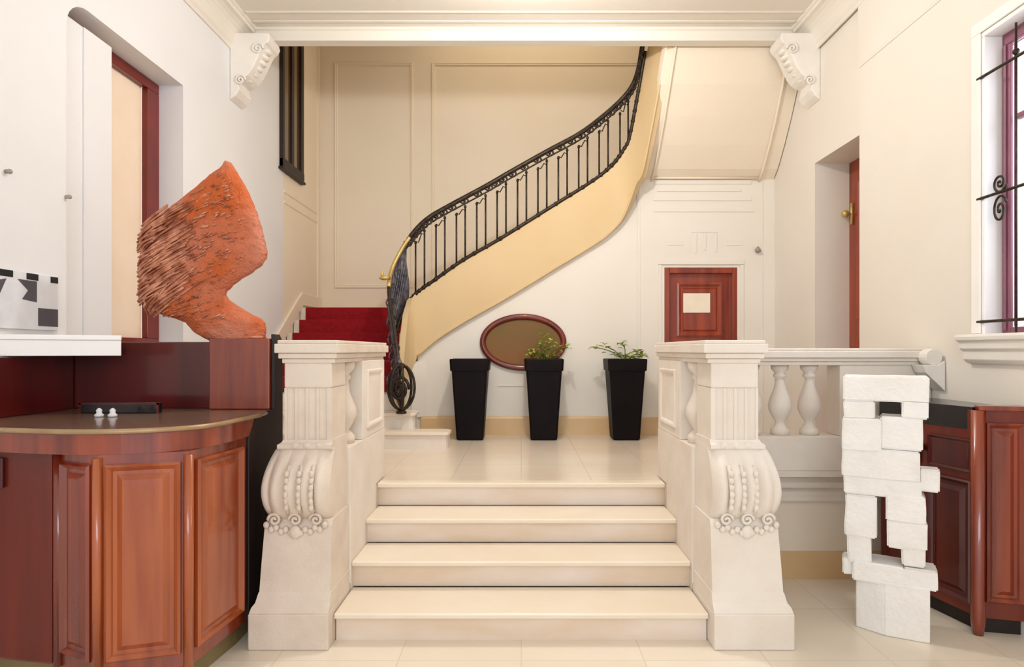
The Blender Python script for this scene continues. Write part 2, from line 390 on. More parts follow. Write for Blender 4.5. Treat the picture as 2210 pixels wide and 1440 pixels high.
def door_back():
    t = bpy.data.objects.new('door_2', None); C.objects.link(t); t['kind'] = 'structure'
    Y = YB+.06; W = DX1-DX0
    b = bmesh.new(); 
    for a0, a1 in ((DX0, DX0+.06), (DX1-.05, DX1)): box(b, a0, a1, YB-.012, YB+.10, LZ, DZ)
    box(b, DX0+.061, DX1-.051, YB-.011, YB+.10, DZ-.06, DZ)
    link('door_frame', b, 'door', t, bevel=.006)
    b = bx(DX0+.06, DX1-.05, YB+.05, YB+.10, LZ, DZ-.06)
    rings_panel(b, (DX0+.15, YB+.05, 0), (1,0,0), (0,-1,0), W-.30, 1.72, DZ-.16, [(0,0),(0,.028),(.02,.034),(.045,.014),(.055,.014),(.075,.03),(.08,.03)], True)
    rings_panel(b, (DX0+.15, YB+.05, 0), (1,0,0), (0,-1,0), W-.30, LZ+.15, 1.60, [(0,0),(0,.028),(.02,.034),(.045,.014),(.055,.014),(.075,.03),(.08,.03)], True)
    link('door_leaf', b, 'door', t)
door_back()
a = at(1475,675,YB); c = at(1533,633,YB)
tag(link('door_notice', bx(a.x, c.x, YB+.004, YB+.019, a.z, c.z), 'paper', None, bevel=.002), 'small white notice plate fixed on the small mahogany door', 'sign')
a = at(1635,540,YB-.04)
b = bmesh.new(); sphere(b, (a.x,YB-.045,a.z), .028, 1, 1, 1.2); tube(b, [(a.x,YB-.02,a.z+.01),(a.x,YB-.05,a.z+.03),(a.x+.02,YB-.07,a.z-.02)], .012)
tag(link('wall_hook', b, 'screw', None, True), 'small grey fitting on the cream wall right of the mahogany door', 'hook')

# ------------------------------------------------------------------ marble entrance steps
RUNS = [at(0,0,F*2/w_).y for w_ in (810,733,672,622)]
t = thing('marble_steps', 'four wide cream marble steps between the carved stone pedestals', 'stairs', (0,3.3,0))
for k in range(4):
    y0 = RUNS[k]; z1 = .16*(k+1); y1 = (RUNS[k+1]+.03) if k < 3 else 4.359
    s = link('riser', bx(-1.0, 1.0, y0+.045, (y1+.02 if k < 3 else 4.355), max(0,.16*k), z1-.03), 'riser', t)
    link('tread', bx(-1.0, 1.0, y0, y1, z1-.03, z1+(.003 if k == 3 else 0)), 'tread', s, bevel=.008)

# ------------------------------------------------------------------ carved pedestals and cheek walls
def pedestal(s, label, m):
    t = thing('stone_pedestal', label, 'pedestal', (s*1.2, 3.4, 0), group='carved stone pedestals at the foot of the steps')
    def X(*v): v = [s*a for a in v]; return min(v), max(v)
    def blk(name, xi, xo, y0, y1, z0, z1, mm=m, bev=.008):
        a, c = X(xi, xo); return link(name, bx(a, c, y0, y1, z0, z1), mm, t, bevel=bev)
    blk('plinth', 1.005, 1.425, 3.20, 3.62, 0, .19)
    # stepped moulding above the plinth
    b = bmesh.new()
    lv = [(.19,1.42,3.205),(.215,1.415,3.22),(.235,1.40,3.235),(.27,1.392,3.245),(.285,1.388,3.25)]
    loft(b, [[(s*1.006,y,z),(s*xo,y,z),(s*xo,3.62,z),(s*1.006,3.62,z)] for z, xo, y in lv]); link('moulding', b, m, t)
    b = bmesh.new()
    loft(b, [[(s*1.01,y,z),(s*xo,y,z),(s*xo,3.6,z),(s*1.01,3.6,z)] for z, xo, y in ((.285,1.385,3.25),(.45,1.378,3.265),(.63,1.368,3.28),(.66,1.36,3.30))]); link('body', b, m, t)
    # bulging fluted scroll
    b = bmesh.new(); rows = []
    nz = 22; nx = 48
    for i in range(nz+1):
        a = i/nz; z = .64+.40*a
        bul = math.sin(PI*min(1, a*1.02))**.75
        yf = 3.33-.035*a*0-.115*bul*(1-.35*a)
        xo = 1.305+.055*math.sin(PI*(.18+.82*(1-a))*.9)**.8*(1 if a < 1 else .3)+.03*(1-a)
        xi = 1.02
        row = []
        for j in range(nx+1):
            u = j/nx; x = xi+(xo-xi)*u
            fl = .030*bul*abs(math.sin(u*PI*4.5))
            edge = .045*(abs(2*u-1)**6)
            row.append((s*x, yf-fl+edge, z))
        row += [(s*xo, 3.6, z), (s*xi, 3.6, z)]
        rows.append(row)
    loft(b, rows); link('scroll', b, m, t, False)
    b = bmesh.new()
    for j, xx in enumerate((1.09, 1.20, 1.31)):     # side volutes at the foot of the scroll
        pts = [(s*(xx+.035*(1-k/22)*math.cos(k*.5)), 3.262, .665+.035*(1-k/22)*math.sin(k*.5)) for k in range(20)]
        tube(b, pts, .009, 6)
    for k in range(13):
        u = k/12; xx = 1.045+.31*u; zz = .628-.028*math.sin(u*PI)+.008*math.cos(k*PI)
        sphere(b, (s*xx, 3.268, zz), .017, 1, .8, 1.1, 8)
    sphere(b, (s*1.2, 3.262, .60), .03, 1.1, .6, 1.2, 10)
    link('leaf_garland', b, m, t, True)
    b = bmesh.new()      # rosettes and beads in the flutes
    b.free()
    for xx in (1.10, 1.165, 1.23):
        b = bmesh.new(); tube(b, [(s*xx, 3.206+.012*abs(k-2.5), .71+.035*k) for k in range(8)], .01, 8)
        for k in range(6): sphere(b, (s*xx, 3.204+.006*abs(k-2), .74+.035*k), .014, 1, .7, 1.2, 8)
        link('bead_carving', b, m, t, True)
    b = bmesh.new()      # neck
    loft(b, [[(s*1.022,y,z),(s*xo,y,z),(s*xo,3.6,z),(s*1.022,3.6,z)] for z, xo, y in ((1.025,1.30,3.325),(1.035,1.315,3.31),(1.055,1.315,3.31),(1.065,1.30,3.33),(1.08,1.29,3.335))])
    for k in range(3): sphere(b, (s*(1.09+.065*k), 3.315, 1.05), .02, 1.2, .6, .9, 8)
    link('neck', b, m, t)
    # fluted shaft
    b = bmesh.new(); fl = [(1.03,3.34)]
    for k in range(4):
        c0 = 1.055+.058*k
        fl += [(c0,3.34)]+[(c0+.022-.022*math.cos(q*PI/6), 3.34+.014*math.sin(q*PI/6)) for q in range(1,6)]+[(c0+.044,3.34)]
    fl += [(1.287,3.34),(1.287,3.6),(1.03,3.6)]
    prism(b, [(s*x_, y_) for x_, y_ in fl], 'z', 1.07, 1.36); link('shaft', b, m, t)
    blk('shaft_head', 1.03, 1.287, 3.338, 3.6, 1.36, 1.50)
    # coping following the side down to the landing
    b = bmesh.new()
    for z0, z1, e in ((1.495,1.52,.01),(1.52,1.55,.025),(1.55,1.60,.04),(1.60,1.62,.028)):
        a, c = X(1.0-e+.02, 1.287+e); box(b, a, c, 3.34-e, 4.50+e, z0, z1)
    link('coping', b, m, t, bevel=.005)
    # cheek wall beside the steps
    a, c = X(1.0, 1.28)
    cw = bmesh.new(); prism(cw, [(3.625,0),(4.235,0),(4.235,.645),(4.5,.645),(4.5,1.0),(3.601,1.0),(3.601,.2),(3.625,.2)], 'x', a, c)
    link('cheek_wall', cw, 'stone2', t, bevel=.004)
    b = bmesh.new()
    a, c = X(1.0, 1.27); box(b, a, c, 3.88, 4.49, 1.0, 1.50)
    rings_panel(b, (s*1.0, 3.98, 0), (0,1,0), (-s,0,0), .42, 1.06, 1.44, [(0,0),(0,.012),(.02,.012),(.035,.0)], False)
    link('end_post', b, 'stone2', t, bevel=.006)
    b = bmesh.new()
    lathe(b, [(.07,0),(.07,.04),(.055,.06),(.04,.08),(.06,.12),(.082,.17),(.075,.22),(.045,.30),(.036,.38),(.05,.40),(.04,.42),(.065,.45),(.07,.47),(.07,.50)], (s*1.10, 3.76, 1.0), 20, 1.15, 1.15)
    link('baluster', b, m, t, True)
pedestal(-1, 'left carved stone pedestal with bulging fluted scroll, beside the reception desk', 'stone')
pedestal(1, 'right carved stone pedestal with bulging fluted scroll, beside the white block sculpture', 'stone2')

# ------------------------------------------------------------------ landing balustrade on the right
def balustrade():
    t = thing('stone_balustrade', 'cream stone balustrade with vase-shaped balusters, behind the white block sculpture', 'balustrade', (2.0, 4.2, LZ))
    Y0, Y1 = 4.10, 4.30
    b = bmesh.new()
    for z0, z1, e in ((1.465,1.49,0),(1.49,1.515,.015),(1.515,1.56,.035),(1.56,1.58,.022)):
        box(b, 1.3, 2.735, Y0-e, Y1+e, z0, z1)
    link('rail', b, 'stone2', t, bevel=.006)
    link('bottom_rail', bx(1.29, 2.745, Y0, Y1, .76, .99), 'stone2', t, bevel=.006)
    for x in (1.566, 1.766, 1.966):
        b = bmesh.new()
        lathe(b, [(.062,0),(.062,.035),(.05,.045),(.034,.07),(.03,.09),(.05,.12),(.072,.165),(.076,.20),(.066,.25),(.042,.31),(.030,.36),(.028,.385),(.042,.395),(.042,.41),(.032,.42),(.055,.445),(.06,.475)], (x, 4.2, .99), 20)
        link('baluster', b, 'stone2', t, True)
    link('end_post', bx(2.13, 2.74, Y0+.01, Y1-.01, .99, 1.466), 'stone2', t, bevel=.006)
    b = bmesh.new(); prism(b, [(2.70,1.47),(2.60,1.47),(2.62,1.42),(2.66,1.38),(2.745,1.30),(2.745,1.50)], 'y', 3.98, 4.10)
    tube(b, [(2.68,4.07,1.52),(2.68,3.99,1.52)], .055, 16)
    link('scroll_end', b, 'trim', t, bevel=.004)
balustrade()
b = bmesh.new()
pr = [(4.241,.525),(4.20,.525),(4.19,.54),(4.19,.56),(4.205,.575),(4.205,.60),(4.185,.62),(4.16,.635),(4.155,.67),(4.175,.69),(4.18,.715),(4.10,.72),(4.10,.76),(4.30,.76),(4.30,.641),(4.241,.641)]
prism(b, pr, 'x', 1.285, 2.745); struct('trim_13', b, 'stone2')
struct('baseboard_landing', bx(1.285, 2.745, 4.205, 4.238, .0, .19), 'skirt')
struct('wall_landing', bx(1.285, 2.745, 4.215, 4.239, .19, .526), 'tread')

# ------------------------------------------------------------------ curved staircase
def staircase():
    t = thing('curved_staircase', 'curved stone staircase with red carpet rising behind the landing', 'staircase', (0, 6.7, LZ))
    for k in range(9):
        y0 = 5.75+.216*k; z1 = LZ+.16*(k+1)
        xr = {0: -.69, 1: -1.04}.get(k, -1.2); ye = 6.73
        if k < 2:
            pts = [(-2.69,y0),(xr-.05,y0),(xr-.015,y0+.015),(xr,y0+.05),(xr,y0+.18),(xr-.06,y0+.26),(-2.69,y0+.26)]
            b = prism(bmesh.new(), pts, 'z', z1-.16, z1-.03)
            e = [(x_+(.02 if x_ > -2 else 0), y_-.02 if y_ < y0+.1 else y_) for x_, y_ in pts]
            s = link('step', b, 'stone2', t); link('step_tread', prism(bmesh.new(), e, 'z', z1-.03, z1), 'tread', s, bevel=.006)
        else:
            s = link('step', bx(-2.69, xr if k < 8 else -.81, y0, 8.23 if k == 8 else y0+.25, z1-.16 if k < 8 else z1-.16, z1), 'stone2', t, bevel=.006)
        if k >= 3:
            b = bmesh.new(); box(b, -2.62, -1.40, y0-.012, y0, z1-.148, z1+.008); box(b, -2.62, -1.40, y0, y0+.216 if k < 8 else 8.1, z1, z1+.008)
            link('carpet', b, 'carpet', s, bevel=.004)
    for k in range(10):      # the flight climbing to the right behind the string
        x0 = -.80+.2*k; z1 = 2.08+.15*(k+1)
        s = link('step', bx(x0, x0+.22, 6.80, 8.23, z1-.19, z1), 'stone2', t, bevel=.005)
    # string (the plastered side of the flight)
    st = [(868,6.12,826,945),(875,6.38,735,900),(881,6.55,680,850),(889,6.66,645,800),(900,6.70,628,772),(940,6.71,600,737),(1000,6.71,558,698),(1080,6.71,513,653),
          (1140,6.71,475,617),(1200,6.71,438,580),(1250,6.71,406,550),(1300,6.70,372,518),(1325,6.69,347,496),(1343,6.67,322,474),(1358,6.62,292,440),(1372,6.55,240,400),(1385,6.47,165,378),(1400,6.35,95,310),(1420,6.17,45,205),(1437,6.03,30,118),(1441,5.975,20,98)]
    b = bmesh.new(); rings = []
    for i, (px, Y, yt, yb) in enumerate(st):
        a = at(px, yt, Y); c = at(px, yb, Y)
        p0 = st[max(0,i-1)]; p1 = st[min(len(st)-1,i+1)]
        tg = (at(p1[0],0,p1[1])-at(p0[0],0,p0[1])); tg.z = 0; tg.normalize(); n = Vector((-tg.y, tg.x, 0))*.06
        if i == 0: c.z = LZ+.17
        rings.append([c, a, a+n, c+n])
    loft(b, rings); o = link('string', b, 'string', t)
    for p in o.data.polygons: p.use_smooth = True
    md = o.modifiers.new('e', 'EDGE_SPLIT'); md.split_angle = .9
    # rounded bead along the top and the bottom edge
    b = bmesh.new(); tube(b, smoothpts([at(px, yb-2, Y)-Vector((0,.005,0)) for px, Y, yt, yb in st[4:-1]], 3), .012, 6)
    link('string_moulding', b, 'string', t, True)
    # low wall closing the side below the first part of the string
    b = bmesh.new(); prism(b, [(at(864,0,5.95).x,5.96),(at(875,0,6.38).x,6.38),(at(889,0,6.66).x,6.67),(-1.1,6.76),(-1.30,6.76),(-1.26,6.2),(-1.22,5.96)], 'z', LZ, LZ+.25)
    loft(b, [[(at(875,0,6.38).x,6.38,LZ+.2),(at(889,0,6.66).x,6.67,LZ+.2),(-1.02,6.76,LZ+.2),(-1.25,6.76,LZ+.2)],[(at(875,0,6.38).x,6.38,.95),(at(889,0,6.66).x,6.67,1.4),(-1.02,6.76,1.45),(-1.25,6.76,1.45)]])
    link('side_wall', b, 'cream_wall', t)
    # vaulted soffit of the flight that comes forward over the door
    sx = [(6.78,3.40),(6.62,3.52),(6.45,3.72),(6.28,3.96),(6.12,4.22),(6.04,4.40),(5.985,4.55),(5.96,4.70)]
    b = bmesh.new(); rings = []
    for i, (y, z) in enumerate(sx):
        xl = 1.30+.13*(i/7)**1.0
        rings.append([(xl,y,z),(XR+.01,y,z),(XR+.01,y,z+.2),(xl,y,z+.2)])
    loft(b, rings); link('soffit', b, 'stair_wall', t)
    b = bmesh.new()
    ins = [(y-.012, z-.008) for y, z in sx]
    tube(b, [(1.42+.10*(i/7), y, z) for i, (y, z) in enumerate(ins)], .012, 6); tube(b, [(2.60-.0*i, y, z) for i, (y, z) in enumerate(ins)], .014, 6)
    tube(b, [(1.42, 6.70, 3.445),(2.60,6.70,3.445)], .012, 6)
    link('soffit_moulding', b, 'stair_wall', t, True)
staircase()

# ------------------------------------------------------------------ iron railing
def railing():
    t = thing('iron_railing', 'black wrought iron stair railing with scrolled newel and brass end, on the curved staircase', 'railing', (-1.17, 5.9, 1.0))
    top = smoothpts([at(*p) for p in ((862,790,5.95),(851,712,6.15),(839,630,6.4),(846,582,6.58),(866,540,6.67),(885,512,6.70),(905,488,6.71),(930,467,6.71),(970,444,6.71),(1050,401,6.71),(1100,372,6.71),(1180,327,6.71),(1250,289,6.71),(1300,252,6.70),(1340,216,6.67),(1364,186,6.60),(1377,152,6.50),(1385,108,6.38),(1392,60,6.28))])
    bot = smoothpts([at(*p) for p in ((866,880,5.95),(856,845,6.15),(850,775,6.4),(856,715,6.58),(872,672,6.67),(888,645,6.70),(905,628,6.71),(940,603,6.71),(1000,561,6.71),(1080,515,6.71),(1200,440,6.71),(1280,390,6.71),(1320,357,6.69),(1343,328,6.67),(1358,300,6.62),(1370,240,6.55),(1382,175,6.48),(1392,110,6.38))])
    # brass piece at the foot of the rail, iron elsewhere
    b = bmesh.new(); tube(b, top[13:31], .022, 10); link('brass_handrail', b, 'brass', t, True)['label'] = 'brass lower end of the handrail'
    b = bmesh.new(); tube(b, top[:14], .018, 10); tube(b, top[30:], .026, 10); link('handrail', b, 'iron', t, True)
    dn = Vector((0,0,-.07))
    b = bmesh.new(); tube(b, [p+dn for p in top[24:]], .009, 6)
    link('frieze_rail', b, 'iron', t, True)
    for i in range(28, len(top)-1, 1):
        if i % 2: continue
        c = (top[i]+top[i+1])/2+dn*.5
        ang = (top[i+1]-top[i]).normalized()
        u = Vector((ang.x, ang.y, 0)).normalized()
        pts = [c+u*(.042*math.cos(q*PI/5))+Vector((0,0,.028*math.sin(q*PI/5)))+ang*.0 for q in range(10)]
        b = bmesh.new(); tube(b, pts, .011, 6, True); sphere(b, c, .016, 1, 1, 1, 8)
        link('frieze_scroll', b, 'iron', t, True)
    b = bmesh.new(); tube(b, bot, .02, 8)
    for i in range(24, len(bot)-8, 2): sphere(b, bot[i], .026, 1, 1, 1, 8)
    link('bottom_rail', b, 'iron', t, True)
    def interp(pts, x):
        for a, c in zip(pts, pts[1:]):
            if a.x <= x <= c.x and c.x > a.x:
                f = (x-a.x)/(c.x-a.x); return a.lerp(c, f)
        return None
    tt = [p for p in top[30:]]; bb = [p for p in bot[24:]]
    xs = []; px = 897
    while px < 1366: xs.append(px); px += 19 if len(xs) % 2 else 25
    prev = None
    for n_, px in enumerate(xs):
        x = at(px,0,6.71).x if px < 1340 else at(px,0,6.62).x
        a = interp(tt, x); c = interp(bb, x)
        if not a or not c: continue
        b = bmesh.new(); z1 = a.z-.085-(.0 if n_ % 2 else .035)
        tube(b, [(x,c.y,c.z),(x,c.y,z1)], .0095, 6)
        if n_ % 2 and prev:      # hook joining each pair
            q = prev; m_ = [(x,c.y,z1-.06),(x-.03,c.y,z1-.045),(q[0]+.03,c.y,q[1]-.015),(q[0],c.y,q[1])]
            tube(b, m_, .007, 5)
        sphere(b, (x,c.y,z1-.02), .016, 1, 1, 1, 8)
        prev = (x, z1)
        link('baluster', b, 'iron', t, True)
    # close-set bars of the first, edge-on length
    for i in range(1, 28):
        j = min(int(i), len(bot)-1); b = bmesh.new(); a = top[i]; c = bot[j]
        tube(b, [c, c.lerp(a,.35)+Vector((.012,0,0)), c.lerp(a,.7)-Vector((.012,0,0)), a], .013, 6); link('baluster', b, 'iron_g', t, True)
    # scrolled plates between them
    b = bmesh.new()
    for i in range(2, 26, 4):
        a = top[i]; c = bot[i]
        for f in (.2,.45,.7):
            q = c.lerp(a, f); tube(b, [q+Vector((.035*math.cos(g_*PI/4), .05*math.cos(g_*PI/4), .05*math.sin(g_*PI/4))) for g_ in range(8)], .009, 5, True)
    link('scrollwork', b, 'iron_g', t, True)
    # openwork newel scroll
    c = at(866, 836, 5.88)
    b = bmesh.new()
    for ang in (0, .9, 1.9):
        pts = [c+Vector((.128*math.cos(q*PI/14)*math.cos(ang), .128*math.cos(q*PI/14)*math.sin(ang), .215*math.sin(q*PI/14))) for q in range(28)]
        tube(b, pts, .013, 7, True)
    pts = [c+Vector((.09*(1-k/40)*math.cos(k*.4)-.01, -.02, -.02+.13*(1-k/40)*math.sin(k*.4))) for k in range(34)]
    tube(b, pts, .016, 7)
    sphere(b, c+Vector((-.03,0,-.05)), .045); sphere(b, c+Vector((0,0,.2)), .035); sphere(b, c+Vector((0,0,-.2)), .02)
    link('newel_scroll', b, 'iron', t, True)
    b = bmesh.new(); tube(b, [c+Vector((-.11,.03,.12)), c+Vector((-.12,.03,.05)), c+Vector((-.10,.03,-.02))], .022, 8); sphere(b, c+Vector((-.10,.03,.0)), .035, 1,1,1.3)
    tube(b, [c+Vector((0,0,.2)), at(858,770,5.98)], .02, 8)
    link('newel_post', b, 'iron_g', t, True)
    b = bmesh.new(); lathe(b, [(.05,0),(.05,.02),(.03,.03),(.02,.05)], (c.x, c.y, 0.962), 14); link('foot', b, 'iron', t, True)
    # brass finial
    q = at(829,600,6.38); b = bmesh.new(); sphere(b, q, .035, 1.5, 1, .7); sphere(b, q+Vector((-.02,0,.04)), .016, 1, 1, 2.2)
    tube(b, [q, at(839,598,6.45), top[15]], .018, 8)
    link('finial', b, 'brass', t, True)['label'] = 'small brass finial at the rail end'
railing()

# ------------------------------------------------------------------ oval mirror
def oval():
    c = at(1129, 739, YB); t = thing('oval_mirror', 'wide oval mirror in a brown wood frame on the wall under the staircase', 'mirror', (c.x, YB, c.z))
    prof = [(0,.0),(0,-.03),(.02,-.045),(.05,-.04),(.065,-.022),(.065,-.01),(.05,0)]
    b = bmesh.new(); n = 64; A, B_ = .474, .312; rings = []
    for k in range(n):
        a = 2*PI*k/n; rings.append([(c.x+(A-i)*math.cos(a), YB+d-.001, c.z+(B_-i)*math.sin(a)) for i, d in prof])
    rings.append(rings[0]); loft(b, rings, cap=False); link('frame', b, 'mahog_m', t, True)
    b = bmesh.new(); loft(b, [[(c.x+(A-.05)*math.cos(2*PI*k/n), y, c.z+(B_-.05)*math.sin(2*PI*k/n)) for k in range(n)] for y in (YB-.002, YB-.013)]); link('mirror_plate', b, 'mirror', t)
oval()

# ------------------------------------------------------------------ planters
def planter(x, label):
    t = thing('planter', label, 'planter', (x, 6.45, LZ+.003), group='tall tapered dark planters on the landing')
    Y = 6.45; b = bmesh.new(); z0 = LZ+.003; H = .835
    def sq(h, r=.02):
        o = []
        for cxx, cyy, a0 in ((h-r,h-r,0),(-h+r,h-r,PI/2),(-h+r,-h+r,PI),(h-r,-h+r,1.5*PI)):
            for q in range(4): o.append((cxx+r*math.cos(a0+q*PI/6), cyy+r*math.sin(a0+q*PI/6)))
        return o
    lev = [(.130,0),(.138,.01),(.182,H-.125),(.196,H-.12),(.202,H-.01),(.198,H),(.182,H),(.178,H-.05)]
    loft(b, [[(x+px, Y+py, z0+z) for px, py in sq(h)] for h, z in lev]); link('pot', b, 'pot', t)
    link('soil', bx(x-.172, x+.172, Y-.172, Y+.172, z0+H-.055, z0+H-.04), 'soil', t)
    return t
def leafblade(b, p, d, L, W, up=.2):
    d = Vector(d).normalized(); s_ = d.cross(Vector((0,0,1)))
    if s_.length < .1: s_ = Vector((1,0,0))
    s_.normalize(); p = Vector(p); rows = []
    for k in range(6):
        a = k/5; w_ = W*math.sin(PI*(.08+.9*a)); q = p+d*L*a+Vector((0,0,up*L*(a-a*a*1.6)))
        rows.append([q-s_*w_+Vector((0,0,w_*.35)), q, q+s_*w_+Vector((0,0,w_*.35))])
    vs = [[b.verts.new(v) for v in r] for r in rows]
    for r0, r1 in zip(vs, vs[1:]):
        for i in range(2): b.faces.new((r0[i], r0[i+1], r1[i+1], r1[i]))
def plant(x, targets, label):
    t = thing('green_plant', label, 'plant', (x, 6.45, 1.44))
    Y = 6.45; base = Vector((x, Y, 1.425)); st = bmesh.new(); lf = bmesh.new()
    for px, py in targets:
        q = at(px, py, Y)+Vector((0, R.uniform(-.08,.08), 0))
        m_ = base.lerp(q, .5)+Vector((R.uniform(-.02,.02),0,.04))
        b0 = base+Vector((R.uniform(-.06,.06),R.uniform(-.06,.06),0))
        tube(st, smoothpts([b0, m_, q], 4), .005, 5)
        for k in range(9):
            a = R.uniform(0,2*PI); leafblade(lf, q+Vector((R.uniform(-.02,.02),R.uniform(-.02,.02),R.uniform(-.02,.02))), (math.cos(a),math.sin(a),R.uniform(-.2,.6)), R.uniform(.055,.085), R.uniform(.014,.022))
        for k in range(3):
            a = R.uniform(0,2*PI); leafblade(lf, b0.lerp(q,R.uniform(.3,.8)), (math.cos(a),math.sin(a),R.uniform(-.1,.5)), R.uniform(.05,.07), .016)
    link('stem', st, 'leaf_d', t, True); link('foliage', lf, 'leaf', t, True)
xs = [at(p,0,6.45).x for p in (1016, 1173, 1348)]
planter(xs[0], 'left empty tapered dark brown planter on the landing'); planter(xs[1], 'middle tapered dark planter, in front of the oval mirror, holding a green plant'); planter(xs[2], 'right tapered dark planter holding a low spreading plant')
plant(xs[1], [(1175,725),(1190,738),(1165,745),(1150,758),(1200,752),(1182,752),(1222,750),(1145,768),(1170,765),(1195,768)], 'bushy light green plant in the middle planter')
plant(xs[2], [(1345,742),(1305,748),(1285,750),(1372,758),(1380,770),(1365,770),(1330,765),(1350,768),(1385,765)], 'low spreading green plant with side shoots in the right planter')

# ------------------------------------------------------------------ white block sculpture
def totem():
    P = Vector(((1915-CX)/F*3.36, 3.36)); d = P.normalized(); u = Vector((d.y, -d.x))
    t = thing('block_sculpture', 'tall white stacked stone block sculpture with two openings, standing on the floor', 'sculpture', (P.x, P.y, 0))
    def hit(px):
        k = (px-CX)/F; return P.dot(d)/(k*d.x+d.y)*Vector((k, 1))
    def blk(x0, x1, y0, y1, d0=0, d1=.20, name='block'):
        pa, pb = hit(x0), hit(x1); ym = hit((x0+x1)/2).y
        z1 = EYE-(y0-CY)*ym/F; z0 = max(0, EYE-(y1-CY)*ym/F)
        a0 = (pa-P).dot(u); b0 = (pb-P).dot(u); b = bmesh.new(); box(b, a0, b0, d0, d1, z0, z1)
        bmesh.ops.bevel(b, geom=b.edges[:], offset=.008, segments=2, affect='EDGES')
        bmesh.ops.subdivide_edges(b, edges=[e for e in b.edges if e.calc_length() > .06], cuts=4, use_grid_fill=True)
        for v in b.verts:
            q = P+u*v.co.x+d*v.co.y; v.co = Vector((q.x, q.y, v.co.z))
            n_ = noise.noise_vector(v.co*9); n_.z *= .6; v.co += n_*.006
            if v.co.z < .002: v.co.z = .0
        link(name, b, 'totem', t)
    blk(1820, 2006, 812, 868, .0, .19); blk(1821, 1888, 865, 905, .004, .18); blk(1946, 2005, 865, 905, .0, .18)
    blk(1817, 1902, 903, 974, -.01, .19); blk(1899, 1992, 901, 972, .0, .19)
    blk(1817, 1985, 970, 1036, .0, .2); blk(1984, 2030, 1017, 1066, .04, .15); blk(1820, 1990, 1033, 1074, .006, .2)
    blk(1823, 1893, 1070, 1162, .01, .19); blk(1912, 1998, 1070, 1130, .0, .19)
    blk(1828, 1880, 1158, 1222, .02, .19); blk(1914, 2002, 1127, 1188, .004, .19); blk(1946, 1998, 1185, 1226, .012, .18)
    blk(1816, 1848, 1208, 1244, .03, .15); blk(1838, 1952, 1218, 1262, .0, .2); blk(1948, 2024, 1232, 1276, .02, .18)
    # foot: two slabs meeting in an upright arris
    zt = EYE-(1258-CY)*P.y/F
    for xs_, dd in (((1846,1910),(.05,.0)),((1908,2008),(.0,.012))):
        pa, pb = hit(xs_[0]), hit(xs_[1]); b = bmesh.new()
        q = [pa+d*dd[0], pb+d*(dd[1]+.002), pb+d*.2, pa+d*.2]
        loft(b, [[(v.x, v.y, z) for v in q] for z in (0, zt*.35, zt*.7, zt)]); link('foot_block', b, 'totem', t, bevel=.008)
totem()

